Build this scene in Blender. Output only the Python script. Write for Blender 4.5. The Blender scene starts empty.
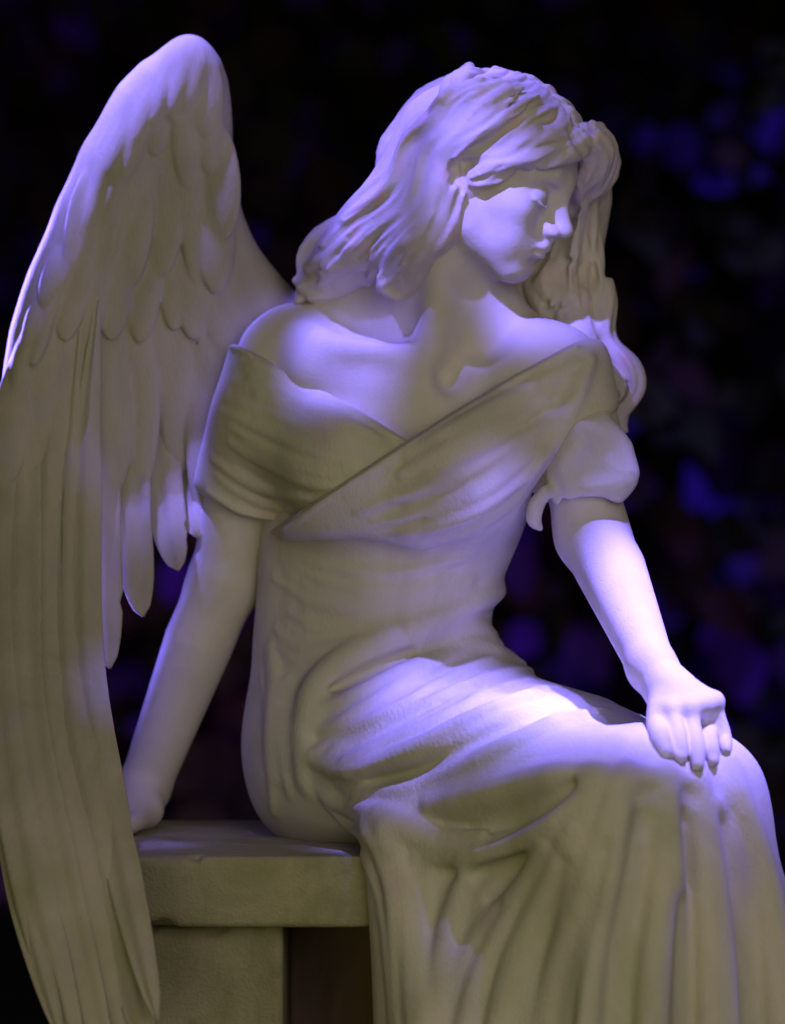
import bpy, math, random
import numpy as np
from mathutils import Vector
random.seed(7); rng = np.random.default_rng(7)
SC = bpy.context.scene
COL = SC.collection
F32 = np.float32
# ------------------------------------------------------------------ view geometry
D, S, CX, CY = 3.5, 0.0012, 392.5, 512.0          # camera distance to the y=0 plane, metres per pixel there
def W(px, py, y=0.0):
    """point of the place that lies on the sight line of a pixel, at depth y"""
    k = S * (D + y) / D
    return np.array([(px - CX) * k, y, (CY - py) * k])
def unit(v):
    v = np.asarray(v, float); return v / np.linalg.norm(v)
# ------------------------------------------------------------------ signed-distance sculpting
def smin(a, b, k):
    if k <= 0: return np.minimum(a, b)
    h = np.maximum(k - np.abs(a - b), 0) / k
    return np.minimum(a, b) - h * h * (k * .25)
def smax(a, b, k): return -smin(-a, -b, k)
class Cone:
    def __init__(s, a, b, ra, rb):
        s.a = np.asarray(a, F32); s.b = np.asarray(b, F32); s.ra = float(ra); s.rb = float(rb)
        s.c = (s.a + s.b) / 2; s.R = float(np.linalg.norm(s.b - s.a)) / 2 + max(ra, rb)
    def ev(s, P):
        ba = s.b - s.a; l2 = float(ba @ ba) + 1e-12; rr = s.ra - s.rb
        pa = P - s.a
        t = np.clip((pa @ ba) / l2, 0, 1)
        q = pa - t[:, None] * ba
        return np.sqrt(np.einsum('ij,ij->i', q, q)) - (s.ra - rr * t)
class Ell:
    def __init__(s, c, r, ax=None):
        s.c = np.asarray(c, F32); s.r = np.asarray(r, F32); s.A = np.eye(3, dtype=F32) if ax is None else np.asarray(ax, F32)
        s.R = float(max(r))
    def ev(s, P):
        q = (P - s.c) @ s.A.T
        q1 = q / s.r; k0 = np.sqrt(np.einsum('ij,ij->i', q1, q1)); q2 = q1 / s.r
        k1 = np.sqrt(np.einsum('ij,ij->i', q2, q2)) + 1e-9
        return k0 * (k0 - 1) / k1
class Model:
    """ordered list of (op, k, prims): 'add' / 'sub', each group a hard union of its prims, blended in with radius k"""
    mg = .022
    def __init__(s): s.g = []; s._c = None
    def add(s, prims, k=.01, op='add'):
        if not isinstance(prims, (list, tuple)): prims = [prims]
        s.g.append((op, k, list(prims))); s._c = None; return s
    def sub(s, prims, k=.006): return s.add(prims, k, 'sub')
    def _cache(s):
        C, R, G, K = [], [], [], []
        for gi, (op, k, pr) in enumerate(s.g):
            for p in pr: C.append(p.c); R.append(p.R); G.append(gi); K.append(k)
        s._c = np.array(C, F32); s._R = np.array(R, F32); s._G = np.array(G); s._K = np.array(K, F32)
        s._P = [p for g in s.g for p in g[2]]
    def ev(s, P, c=None, R=0, mg=None, idx=None):
        mg = s.mg if mg is None else mg
        if s._c is None: s._cache()
        if idx is not None: pass
        elif c is None: idx = range(len(s._P))
        else: idx = np.nonzero(np.linalg.norm(s._c - c, axis=1) - s._R < R + s._K + mg)[0]
        d = np.full(len(P), 1.0, F32); cur, acc = -1, None
        def flush(d):
            if acc is None: return d
            op, k, _ = s.g[cur]
            return smin(d, acc, k) if op == 'add' else smax(d, -acc, k)
        for i in idx:
            gi = s._G[i]; v = s._P[i].ev(P)
            if gi != cur:
                d = flush(d); cur, acc = gi, v
            else: acc = np.minimum(acc, v)
        return flush(d)
class Fn:
    """a field computed from other fields"""
    def __init__(s, f): s.f = f
    def ev(s, P, c=None, R=0, mg=.022): return s.f(P, c, R)
def chain(pts, rad):
    return [Cone(pts[i], pts[i + 1], rad[i], rad[i + 1]) for i in range(len(pts) - 1)]
def spline(pts, n):
    P = np.array([np.asarray(p, float) for p in pts]); m = len(P)
    Q = np.vstack([2 * P[0] - P[1], P, 2 * P[-1] - P[-2]])
    out = []
    for t in np.linspace(0, m - 1, n):
        i = min(int(t), m - 2); u = t - i
        p0, p1, p2, p3 = Q[i], Q[i + 1], Q[i + 2], Q[i + 3]
        out.append(.5 * ((2 * p1) + (-p0 + p2) * u + (2 * p0 - 5 * p1 + 4 * p2 - p3) * u * u + (-p0 + 3 * p1 - 3 * p2 + p3) * u ** 3))
    return np.array(out)
def tube(pts, rad, n=14):
    c = spline(pts, n); r = np.interp(np.linspace(0, 1, n), np.linspace(0, 1, len(rad)), rad)
    return chain(c, r)
def poly2(pix, y0):
    """2-D polygon distance in the x-z plane (vertical prism running front to back)"""
    V = np.array([W(p[0], p[1], y0)[[0, 2]] for p in pix], F32)
    def f(P):
        x = P[:, 0]; z = P[:, 2]; d = np.full(len(P), 9., F32); ins = np.zeros(len(P), bool)
        for i in range(len(V)):
            a = V[i]; b = V[i - 1]; e = b - a
            wx = x - a[0]; wz = z - a[1]
            t = np.clip((wx * e[0] + wz * e[1]) / float(e @ e), 0, 1)
            d = np.minimum(d, (wx - e[0] * t) ** 2 + (wz - e[1] * t) ** 2)
            c = ((a[1] > z) != (b[1] > z)) & (x < (b[0] - a[0]) * (z - a[1]) / (b[1] - a[1] + 1e-12) + a[0])
            ins ^= c
        d = np.sqrt(d)
        return np.where(ins, -d, d).astype(F32)
    return f
def smoothpix(pix, n=6, closed=True):
    return [tuple(p) for p in spline([np.array(list(p) + [0]) for p in (pix + [pix[0]] if closed else pix)], n * len(pix))[:, :2]]
def hit(model, px, py, y0=-.5, y1=.35, n=100, lift=0.0):
    """where the sight line of a pixel meets a shape"""
    ys = np.linspace(y0, y1, n); P = np.array([W(px, py, y) for y in ys], F32)
    if model._c is None: model._cache()
    a = P[0]; u = (P[-1] - P[0]) / np.linalg.norm(P[-1] - P[0]); q = model._c - a
    ln = np.linalg.norm(q - (q @ u)[:, None] * u, axis=1)
    d = model.ev(P, idx=np.nonzero(ln < model._R + model._K + .01)[0])
    i = np.nonzero(d < 0)[0]
    if len(i) == 0:
        i = int(np.argmin(d)); return W(px, py, ys[i]) if d[i] < .006 else None
    i = i[0]
    if i == 0: return W(px, py, ys[0])
    t = d[i - 1] / (d[i - 1] - d[i] + 1e-9)
    return W(px, py, ys[i - 1] + t * (ys[i] - ys[i - 1]) - lift)
def mesh_from(model, lo, hi, h, B=16, safety=2.2):
    lo = np.asarray(lo, float); hi = np.asarray(hi, float)
    nb = np.ceil((hi - lo) / (h * B)).astype(int)
    I = np.stack(np.meshgrid(*[np.arange(n) for n in nb], indexing='ij'), -1).reshape(-1, 3)
    Cc = (lo + (I + .5) * B * h).astype(F32); R = B * h * math.sqrt(3) / 2
    d = np.concatenate([model.ev(Cc[i:i + 4000]) for i in range(0, len(Cc), 4000)])
    I = I[np.abs(d) < R * safety + .012]
    o = np.stack(np.meshgrid(*[np.arange(B + 1)] * 3, indexing='ij'), -1).reshape(-1, 3)
    off = (o * h).astype(F32)
    N = nb * B + 2
    def key(c): return (c[:, 0].astype(np.int64) * N[1] + c[:, 1]) * N[2] + c[:, 2]
    VK, VP, Q = [], [], []
    corner = [(0,0,0),(1,0,0),(0,1,0),(1,1,0),(0,0,1),(1,0,1),(0,1,1),(1,1,1)]
    edges = [(0,1),(2,3),(4,5),(6,7),(0,2),(1,3),(4,6),(5,7),(0,4),(1,5),(2,6),(3,7)]
    for b in I:
        base = lo + b * B * h
        v = model.ev((base + off).astype(F32), (base + B * h / 2).astype(F32), R).reshape(B + 1, B + 1, B + 1)
        s = v < 0
        if s.all() or not s.any(): continue
        cv = [v[a:B + a, bb:B + bb, c:B + c] for a, bb, c in corner]
        cnt = sum((x < 0).astype(np.int8) for x in cv)
        m = (cnt > 0) & (cnt < 8)
        cells = np.argwhere(m)
        vals = np.stack([x[m] for x in cv], 1)
        pos = np.zeros((len(cells), 3)); w = np.zeros(len(cells))
        for e0, e1 in edges:
            a, bb = vals[:, e0], vals[:, e1]; x = (a < 0) != (bb < 0)
            t = np.where(x, a / np.where(x, a - bb, 1), 0)
            p = np.array(corner[e0]) + t[:, None] * (np.array(corner[e1]) - np.array(corner[e0]))
            pos += p * x[:, None]; w += x
        pos /= w[:, None]
        VK.append(key(cells + b * B)); VP.append(base + (cells + pos) * h)
        for ax in range(3):
            sl0 = [slice(0, B)] * 3; sl1 = [slice(0, B)] * 3; sl1[ax] = slice(1, B + 1)
            s0, s1 = s[tuple(sl0)], s[tuple(sl1)]
            c = np.argwhere(s0 != s1)
            if len(c) == 0: continue
            flip = s0[tuple(c.T)]
            g = c + b * B
            u, w2 = (ax + 1) % 3, (ax + 2) % 3
            du = np.zeros(3, int); du[u] = 1; dw = np.zeros(3, int); dw[w2] = 1
            q = np.stack([key(g - du - dw), key(g - dw), key(g), key(g - du)], 1)
            q[~flip] = q[~flip][:, ::-1]
            bad = ((g - du - dw) < 0).any(1)
            Q.append(q[~bad])
    VK = np.concatenate(VK); VP = np.concatenate(VP); Q = np.concatenate(Q)
    o = np.argsort(VK); VK = VK[o]; VP = VP[o]
    ix = np.clip(np.searchsorted(VK, Q), 0, len(VK) - 1)
    ok = (VK[ix] == Q).all(1)
    if not ok.all(): print('DROPPED', (~ok).sum(), VP[ix[~ok][:, 0]][:3])
    return VP, ix[ok]
def relax(V, Q, it=2, f=.5):
    E = np.concatenate([Q[:, [0, 1]], Q[:, [1, 2]], Q[:, [2, 3]], Q[:, [3, 0]]])
    for _ in range(it):
        for ff in (f, -f * .9):
            acc = np.zeros_like(V); n = np.bincount(E[:, 0], minlength=len(V)) + np.bincount(E[:, 1], minlength=len(V))
            for k in range(3):
                acc[:, k] = np.bincount(E[:, 0], V[E[:, 1], k], len(V)) + np.bincount(E[:, 1], V[E[:, 0], k], len(V))
            V = V + ff * (acc / np.maximum(n, 1)[:, None] - V)
    return V
def link(name, V, Fc, mat, parent=None, smooth=True):
    me = bpy.data.meshes.new(name)
    V = np.asarray(V, float)
    if isinstance(Fc, np.ndarray):
        n, k = Fc.shape
        me.vertices.add(len(V)); me.vertices.foreach_set('co', V.astype(F32).ravel())
        me.loops.add(n * k); me.loops.foreach_set('vertex_index', Fc.astype(np.int32).ravel())
        me.polygons.add(n); me.polygons.foreach_set('loop_start', np.arange(0, n * k, k, dtype=np.int32))
        me.update(calc_edges=True); me.validate()
    else:
        me.from_pydata([tuple(v) for v in V], [], Fc); me.update()
    if smooth: me.polygons.foreach_set('use_smooth', np.ones(len(me.polygons), bool))
    me.materials.append(mat)
    o = bpy.data.objects.new(name, me); COL.objects.link(o)
    if parent: o.parent = parent
    return o
def empty(name, parent=None):
    o = bpy.data.objects.new(name, None); COL.objects.link(o); o.empty_display_size = .1
    if parent: o.parent = parent
    return o
def sculpt(name, model, lo, hi, h, mat, parent, it=2, safety=2.2):
    import time; t = time.time()
    V, Q = mesh_from(model, lo, hi, h, safety=safety)
    V = relax(V, Q, it)
    print('SCULPT', name, len(V), round(time.time() - t, 1), V.min(0).round(3), V.max(0).round(3))
    return link(name, V, Q, mat, parent)

# ------------------------------------------------------------------ materials
def stone(name, c1, c2, c3, rough=.75, grain=.25, scale=9, stroke=(1, 1, 1), bump=.12):
    m = bpy.data.materials.new(name); m.use_nodes = True
    nt = m.node_tree; N = nt.nodes; L = nt.links; b = N['Principled BSDF']
    tc = N.new('ShaderNodeTexCoord'); mp = N.new('ShaderNodeMapping'); mp.inputs['Scale'].default_value = stroke
    L.new(tc.outputs['Object'], mp.inputs['Vector'])
    n1 = N.new('ShaderNodeTexNoise'); n1.inputs['Scale'].default_value = scale; n1.inputs['Detail'].default_value = 8; n1.inputs['Roughness'].default_value = .62
    n1.inputs['Distortion'].default_value = .6
    L.new(mp.outputs[0], n1.inputs['Vector'])
    r = N.new('ShaderNodeValToRGB'); e = r.color_ramp.elements
    e[0].position = .38; e[0].color = (*c2, 1); e[1].position = .62; e[1].color = (*c1, 1)
    L.new(n1.outputs['Fac'], r.inputs['Fac'])
    n2 = N.new('ShaderNodeTexNoise'); n2.inputs['Scale'].default_value = scale * 3.3; n2.inputs['Detail'].default_value = 6
    L.new(mp.outputs[0], n2.inputs['Vector'])
    r2 = N.new('ShaderNodeValToRGB'); r2.color_ramp.elements[0].position = .56; r2.color_ramp.elements[1].position = .76
    L.new(n2.outputs['Fac'], r2.inputs['Fac'])
    mx = N.new('ShaderNodeMix'); mx.data_type = 'RGBA'
    mm = N.new('ShaderNodeMath'); mm.operation = 'MULTIPLY'; mm.inputs[1].default_value = grain
    L.new(r2.outputs[0], mm.inputs[0]); L.new(mm.outputs[0], mx.inputs[0])
    L.new(r.outputs[0], mx.inputs[6]); mx.inputs[7].default_value = (*c3, 1)
    L.new(mx.outputs[2], b.inputs['Base Color'])
    n3 = N.new('ShaderNodeTexNoise'); n3.inputs['Scale'].default_value = 260; n3.inputs['Detail'].default_value = 4
    L.new(mp.outputs[0], n3.inputs['Vector'])
    ad = N.new('ShaderNodeMath'); ad.operation = 'MULTIPLY_ADD'; ad.inputs[1].default_value = 1.6
    L.new(n2.outputs['Fac'], ad.inputs[0]); L.new(n3.outputs['Fac'], ad.inputs[2])
    bp = N.new('ShaderNodeBump'); bp.inputs['Strength'].default_value = bump; bp.inputs['Distance'].default_value = .004
    L.new(ad.outputs[0], bp.inputs['Height']); L.new(bp.outputs[0], b.inputs['Normal'])
    b.inputs['Roughness'].default_value = rough; b.inputs['Specular IOR Level'].default_value = .25
    return m
M_skin = stone('pale_marble', (.64, .60, .56), (.56, .52, .48), (.52, .46, .45), .65, .4, 7, bump=.12)
M_dress = stone('dress_marble', (.62, .58, .51), (.45, .45, .33), (.50, .41, .47), .75, .65, 5, (1, 1, .6), bump=.3)
M_hair = stone('hair_marble', (.62, .57, .52), (.48, .44, .40), (.66, .40, .38), .7, .65, 9, bump=.15)
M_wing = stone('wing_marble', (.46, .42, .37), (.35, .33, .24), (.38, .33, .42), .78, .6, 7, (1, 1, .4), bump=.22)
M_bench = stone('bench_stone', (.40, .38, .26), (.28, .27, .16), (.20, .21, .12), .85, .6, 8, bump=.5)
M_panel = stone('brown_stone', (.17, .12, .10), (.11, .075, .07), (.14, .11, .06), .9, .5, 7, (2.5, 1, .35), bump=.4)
M_ground = stone('dark_ground', (.035, .028, .03), (.02, .016, .02), (.02, .02, .012), .95, .5, 5, bump=.6)

# ================================================================== THE FIGURE
# head frame: forward, lateral (the side that faces us), up
yw, pt = math.radians(67), math.radians(25)
HF = np.array([math.cos(pt) * math.sin(yw), -math.cos(pt) * math.cos(yw), -math.sin(pt)])
HL = np.array([-math.cos(yw), -math.sin(yw), 0.])
HU = np.array([math.sin(pt) * math.sin(yw), -math.sin(pt) * math.cos(yw), math.cos(pt)])
HA = np.array([HF, HL, HU]); HS = .975
HO = W(494, 174, -.06)
def H(f, l, u): return HO + HS * (f * HF + l * HL + u * HU)
def hell(f, l, u, rf, rl, ru, tilt=None):
    return Ell(H(f, l, u), np.array([rf, rl, ru]) * HS, HA if tilt is None else tilt @ HA)
def hcap(p, q, ra, rb): return Cone(H(*p), H(*q), ra * HS, rb * HS)

SR = W(278, 358, .05); ER = W(223, 585, .09); WR = W(144, 788, .12)      # propping arm
SL = W(562, 372, -.03); EL = W(592, 535, -.05); WL = W(652, 668, -.235)  # arm on the knee
HIPR = W(345, 752, .02); HIPL = W(465, 742, .07)
KR = W(612, 815, -.33); KL = W(700, 800, -.26)
sh = unit(SL - SR); shA = np.array([sh, unit(np.cross([0, 0, 1.], sh)), unit(np.cross(sh, np.cross([0, 0, 1.], sh)))])
def torso(o):
    g = [(.05, [Ell(W(388, 735, .07), (.155 + o, .125 + o, .125 + o))]),
         (.08, [Ell(W(378, 620, .055), (.122 + o, .098 + o, .14 + o))]),
         (.08, [Ell(W(412, 485, .045), (.142 + o, .108 + o, .15 + o), shA)]),
         (.06, [Ell(W(424, 392, .04), (.165 + o, .085 + o, .075 + o), shA)]),
         (.05, [Ell(W(352, 468, -.035), (.062 + o, .06 + o, .066 + o))]),
         (.05, [Ell(W(474, 478, -.055), (.064 + o, .062 + o, .068 + o))])]
    return g
def uparms(o, kk=.04):
    return [(kk, chain([SR, (SR + ER) / 2 + np.array([-.004, .0, 0]), ER], [.050 + o, .047 + o, .041 + o])),
            (kk, chain([SL, (SL + EL) / 2, EL], [.05 + o, .046 + o, .041 + o]))]
body = Model()
for k, p in torso(-.012): body.add(p, k)
for k, p in uparms(0): body.add(p, k)
# legs inside the skirt
for hp, kn, ft in ((HIPR, KR, KR + np.array([.02, .02, -.46])), (HIPL, KL, KL + np.array([.03, .03, -.46]))):
    body.add(chain([hp, (hp + kn) / 2, kn], [.075, .07, .052]), .04)
    body.add(chain([kn, kn * .6 + ft * .4 + np.array([0, .02, 0]), ft], [.05, .048, .03]), .03)
    body.add(chain([ft, ft + np.array([.03, -.14, -.015])], [.033, .022]), .02)
# neck, trapezius, collar bones
NB = W(437, 345, .035)
body.add(chain([H(-.022, 0, -.035), (H(-.022, 0, -.05) + NB) / 2 + np.array([0, .004, 0]), NB], [.052, .05, .06]), .03)
body.add(chain([(H(-.03, 0, -.05) + NB) / 2 + np.array([0, .03, 0]), SR + np.array([.035, .015, .026])], [.048, .034]), .06)
body.add(chain([(H(-.03, 0, -.05) + NB) / 2 + np.array([0, .03, 0]), SL + np.array([-.03, .02, .02])], [.045, .03]), .06)
notch = W(447, 385, -.035)
body.add(tube([notch + [-.018, .010, 0], W(388, 354, -.050), W(330, 345, -.034), SR + [.01, -.006, .036]], [.006, .0095, .009, .007]), .035)
body.add(tube([notch + [.02, .010, 0], W(505, 372, -.049), SL + [-.03, -.016, .038]], [.008, .010, .008]), .035)
body.add(chain([W(318, 372, -.008), W(372, 392, -.022), W(425, 402, -.026)], [.034, .036, .034]), .05)
body.add(chain([H(-.028, .054, -.03), notch + [-.02, .002, .005]], [.014, .008]), .045)       # neck muscle
body.sub(Ell(notch + [.0, -.018, .008], (.010, .012, .012)), .03)
# forearms
body.add(chain([ER, ER * .72 + WR * .28 + [-.002, -.004, 0], WR], [.042, .043, .0315]), .02)
body.add(chain([EL, EL * .72 + WL * .28 + [.004, .006, 0], WL], [.041, .041, .0265]), .02)
# --- head
def face(m):
    m.add(hell(-.012, 0, .032, .092, .072, .076), .03)
    m.add(hell(.028, 0, .045, .058, .062, .058), .03)
    m.add(hell(.026, 0, -.033, .058, .054, .064), .03)
    m.add(hell(.074, 0, -.087, .017, .02, .015), .025)
    for sd in (1, -1):
        m.add(chain([H(-.012, sd * .056, -.036), H(.016, sd * .05, -.064), H(.066, sd * .012, -.092)], [.016, .015, .013]), .025)
        m.add(hell(.054, sd * .04, -.022, .027, .023, .022), .022)
        m.add(hell(.06, sd * .028, -.056, .024, .022, .026), .02)
        m.add(chain([H(.088, sd * .008, .021), H(.082, sd * .028, .028), H(.064, sd * .048, .02)], [.009, .0085, .007]), .016)
    for sd in (1, -1):
        m.sub(hell(.098, sd * .033, .001, .019, .018, .012), .014)
        m.add(hell(.0735, sd * .031, -.001, .0135, .0165, .0135), .005)
    # nose
    m.add(chain([H(.076, 0, .014), H(.083, 0, -.01), H(.088, 0, -.029)], [.0095, .0125, .0155]), .012)
    m.add(chain([H(.086, 0, .022), H(.099, 0, -.004), H(.114, 0, -.025)], [.008, .0066, .0072]), .012)
    m.add(hell(.1125, 0, -.0275, .0085, .0078, .0074), .008)
    for sd in (1, -1):
        m.add(hell(.1, sd * .0115, -.0335, .0115, .0066, .0072), .006)
    # mouth
    m.add(hell(.078, 0, -.06, .018, .026, .02), .016)
    m.add(chain([H(.0985, 0, -.041), H(.0985, 0, -.05)], [.005, .005]), .01)
    for sd in (1, -1):
        m.add(tube([H(.0985, sd * .001, -.0555), H(.0975, sd * .008, -.0552), H(.086, sd * .022, -.062)], [.0052, .0054, .002], 8), .004)
        m.add(tube([H(.0965, 0, -.067), H(.0945, sd * .009, -.0668), H(.085, sd * .021, -.0632)], [.0062, .0056, .002], 8), .004)
    m.sub(tube([H(.083, .025, -.0625), H(.1005, .009, -.0612), H(.104, 0, -.0618), H(.1005, -.009, -.0612), H(.083, -.025, -.0625)], [.0006, .0014, .0016, .0014, .0006], 16), .004)
    m.sub(hell(.098, 0, -.076, .008, .018, .005), .01)
    # lowered upper lids with their margin, crease and lower lid
    for sd in (1, -1):
        m.add(tube([H(.082, sd * .0165, -.006), H(.0905, sd * .026, -.0095), H(.089, sd * .036, -.009), H(.078, sd * .0475, -.004)], [.0014, .002, .002, .0013], 12), .003)
        m.sub(tube([H(.082, sd * .018, -.0095), H(.091, sd * .027, -.0127), H(.089, sd * .036, -.0122), H(.079, sd * .046, -.008)], [.0006, .001, .001, .0006], 12), .002)
        m.sub(tube([H(.084, sd * .017, .005), H(.0915, sd * .028, .009), H(.081, sd * .046, .004)], [.0008, .0012, .0008], 12), .004)
    # ears
    for sd in (1, -1):
        m.add(tube([H(.004, sd * .072, -.028), H(-.004, sd * .077, -.012), H(-.018, sd * .083, .014), H(-.006, sd * .081, .026), H(.008, sd * .075, .014), H(.008, sd * .073, -.006)], [.006, .0045, .0045, .0045, .004, .004], 18), .004)
        m.add(hell(-.004, sd * .072, 0, .014, .006, .024), .008)
face(body)
# --- hands
def finger(m, pts, r0, r1, k=.006): m.add(tube(pts, [r0, r0 * .98, r1 * 1.02, r1], 10), k)
# hand resting on the knee
pl = lambda px, py, y: W(px, py, y)
body.add(chain([WL, pl(668, 690, -.262)], [.026, .026]), .015)
KN = [pl(672, 711, -.303), pl(689, 709, -.302), pl(703, 706, -.295), pl(713, 702, -.286)]
for q in KN: body.add(chain([pl(668, 688, -.260), q], [.021, .0125]), .012)
# hand planted on the bench
ZB = -.39
wx = WR[0]
def bp_(x, y, z, a=math.radians(-48)):
    u, v = x - wx, y - .085
    return np.array([wx + u * math.cos(a) - v * math.sin(a), .085 + u * math.sin(a) + v * math.cos(a), ZB + z])
body.add(chain([WR, bp_(wx - .005, .085, .032)], [.030, .027]), .015)
for i, (dx, tx, ln) in enumerate(((-.034, -.058, .066), (-.012, -.022, .082), (.011, .012, .08), (.032, .042, .062))):
    body.add(chain([bp_(wx - .004 + dx * .4, .085, .024), bp_(wx - .006 + dx, .005, .016)], [.02, .0145]), .012)
    kx = wx - .006 + dx
    finger(body, [bp_(kx, .0, .0155), bp_(kx + (tx - dx) * .4, -ln * .45, .016), bp_(kx + (tx - dx) * .8, -ln * .8, .0125), bp_(kx + (tx - dx), -ln, .0095)], .0105, .008)
body.add(tube([bp_(wx + .018, .07, .02), bp_(wx + .046, .04, .016), bp_(wx + .06, .012, .012), bp_(wx + .062, -.012, .01)], [.015, .0125, .0105, .0085], 10), .01)

# ------------------------------------------------------------------ gown
gown0 = Model()                                  # the plain mass of the dress
for k, p in torso(.004): gown0.add(p, k)
gown0.add(Ell(W(340, 768, .06), (.080, .12, .10)), .06)
gown0.add(chain([W(298, 535, .06), W(296, 640, .07), W(302, 790, .06)], [.04, .042, .040]), .06)
gown0.add(chain([HIPR, (HIPR + KR) / 2 + [0, 0, .004], KR], [.105, .096, .072]), .06)
gown0.add(chain([HIPL, (HIPL + KL) / 2, KL], [.1, .09, .059]), .06)
def drop(top, bot, r0, r1): return [Cone(top, bot, r0, r1)]
ZF = -.86
for a, b, r0, r1 in ((KR + [.0, .0, 0], [KR[0] + .02, -.34, ZF], .07, .10), (KL, [KL[0] + .145, -.27, ZF], .056, .12),
                     ((KR + KL) / 2 + [0, .02, 0], [KR[0] + .1, -.30, ZF], .07, .12),
                     (KR * .7 + HIPR * .3, [.11, -.33, ZF], .07, .10), (KR * .45 + HIPR * .55 + [.03, 0, 0], [.08, -.31, ZF], .06, .08),
                     (W(400, 850, -.20), [.065, -.28, ZF], .04, .06)):
    gown0.add(drop(a, b, r0, r1), .07)
gown = Model(); gown.g = list(gown0.g)
def fold(target, pix, rad, k=.018, n=12, op='add', base=None, lift=0):
    b = base or gown0
    P = [hit(b, *p, lift=lift) for p in smoothpix(pix, max(2, 10 // len(pix)), closed=False)]
    P = [p for p in P if p is not None]
    if len(P) > 2: target.add(tube(P, rad, max(n, len(P) * 2)), k, op)
def family(target, guides, n, r, k=.010, base=None, lift=0, jit=3, taper=(.12, 1, .12), seed=1, lo=0, hi=1, full=False):
    """fine folds running between guide curves"""
    rr = random.Random(seed)
    G = np.array(guides, float)
    for i in range(n):
        u = lo + (hi - lo) * (i + .5 + rr.uniform(-.35, .35)) / n
        x = u * (len(G) - 1); a = min(int(x), len(G) - 2); f = x - a
        c = G[a] * (1 - f) + G[a + 1] * f
        c = spline([np.array([*q, 0]) for q in c], 24)[:, :2]
        t0, t1 = rr.uniform(0, .25), (1 if full else rr.uniform(.72, 1))
        m = c[int(t0 * 23):int(t1 * 23) + 1]
        m = m + np.array([[jit * math.sin(3.1 * q + 6 * rr.random() * 0 + i), jit * math.cos(2.3 * q + i * 1.7)] for q in np.linspace(0, 1, len(m))])
        s = r * rr.uniform(.6, 1.3)
        fold(target, [tuple(q) for q in m[::4]] + [tuple(m[-1])], [s * q for q in taper], k, base=base, lift=lift)
# the swathe across hip and thigh
fold(gown, [(303, 735), (316, 692), (352, 658), (410, 630), (470, 604), (500, 592)], [.010, .018, .019, .016, .010, .004], .022)
fold(gown, [(306, 757), (350, 768), (410, 754), (470, 724), (540, 694)], [.006, .013, .015, .012, .003], .012)
fold(gown, [(322, 708), (350, 698), (400, 674), (450, 652)], [.003, .009, .010, .003], .012)
fold(gown, [(316, 738), (350, 736), (400, 716), (440, 700)], [.004, .010, .008, .003], .016, op='sub')
fold(gown, [(330, 690), (365, 674), (410, 652)], [.003, .007, .003], .012, op='sub')
fold(gown, [(370, 780), (430, 768), (490, 738), (550, 712)], [.004, .010, .009, .003], .018, op='sub')
fold(gown, [(420, 857), (480, 853), (535, 834), (572, 806), (590, 782)], [.004, .014, .015, .011, .004], .014)
fold(gown, [(430, 806), (490, 792), (550, 776), (600, 776)], [.003, .010, .012, .006], .02)
fold(gown, [(430, 832), (490, 828), (545, 805), (575, 786)], [.003, .011, .009, .003], .018, op='sub')
fold(gown, [(330, 800), (380, 818), (430, 840), (480, 853)], [.004, .011, .012, .005], .016)
fold(gown, [(450, 876), (510, 868), (560, 840)], [.003, .010, .004], .014, op='sub')
fold(gown, [(490, 900), (518, 882), (545, 856)], [.003, .010, .004], .014, op='sub')
fold(gown, [(592, 784), (640, 778), (690, 780)], [.006, .009, .006], .016)
gownA = Model(); gownA.g = list(gown.g)
family(gown, [[(305, 745), (340, 712), (410, 672), (480, 640), (540, 640)], [(312, 772), (370, 770), (450, 735), (520, 700), (600, 690)], [(345, 800), (420, 790), (500, 760), (570, 735), (640, 715)]], 9, .0062, .012, lift=-.002, seed=3, base=gownA)
family(gown, [[(320, 790), (350, 830), (400, 850), (470, 862)], [(330, 800), (400, 822), (470, 835), (560, 815)]], 5, .006, .010, lift=-.002, seed=4)
# falling folds of the skirt
for pix, r in (([(596, 772), (590, 800), (562, 880), (530, 960), (505, 1100)], [.001, .005, .012, .016, .022]),
               ([(560, 830), (510, 905), (465, 975), (430, 1100)], [.002, .009, .013, .018]),
               ([(628, 768), (620, 800), (605, 880), (590, 960), (576, 1100)], [.001, .005, .011, .017, .024]),
               ([(668, 768), (668, 800), (665, 870), (655, 960), (648, 1100)], [.001, .005, .011, .016, .020]),
               ([(698, 766), (704, 800), (712, 860), (718, 950), (724, 1100)], [.001, .005, .011, .017, .024]),
               ([(730, 760), (757, 840), (772, 920), (790, 1100)], [.001, .010, .018, .026]),
               ([(470, 862), (450, 930), (438, 1000), (432, 1100)], [.002, .010, .014, .016]),
               ([(385, 835), (400, 900), (412, 980), (420, 1100)], [.004, .010, .011, .013])):
    fold(gown, pix, r, .022)
gownB = Model(); gownB.g = list(gown.g)
for pix, r in (([(560, 862), (540, 930), (518, 1010), (505, 1100)], [.001, .006, .009, .011]),
               ([(606, 850), (594, 910), (575, 990), (560, 1100)], [.001, .005, .008, .011]),
               ([(645, 820), (635, 890), (622, 970), (613, 1100)], [.001, .006, .009, .012]),
               ([(685, 820), (688, 890), (686, 970), (684, 1100)], [.001, .006, .009, .012]),
               ([(726, 820), (738, 890), (748, 970), (754, 1100)], [.001, .006, .009, .012]),
               ([(500, 910), (470, 960), (450, 1010), (436, 1100)], [.001, .005, .008, .010])):
    fold(gown, pix, [q * .8 for q in r], .024, op='sub', base=gownB)
gownC = Model(); gownC.g = list(gown.g)
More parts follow.
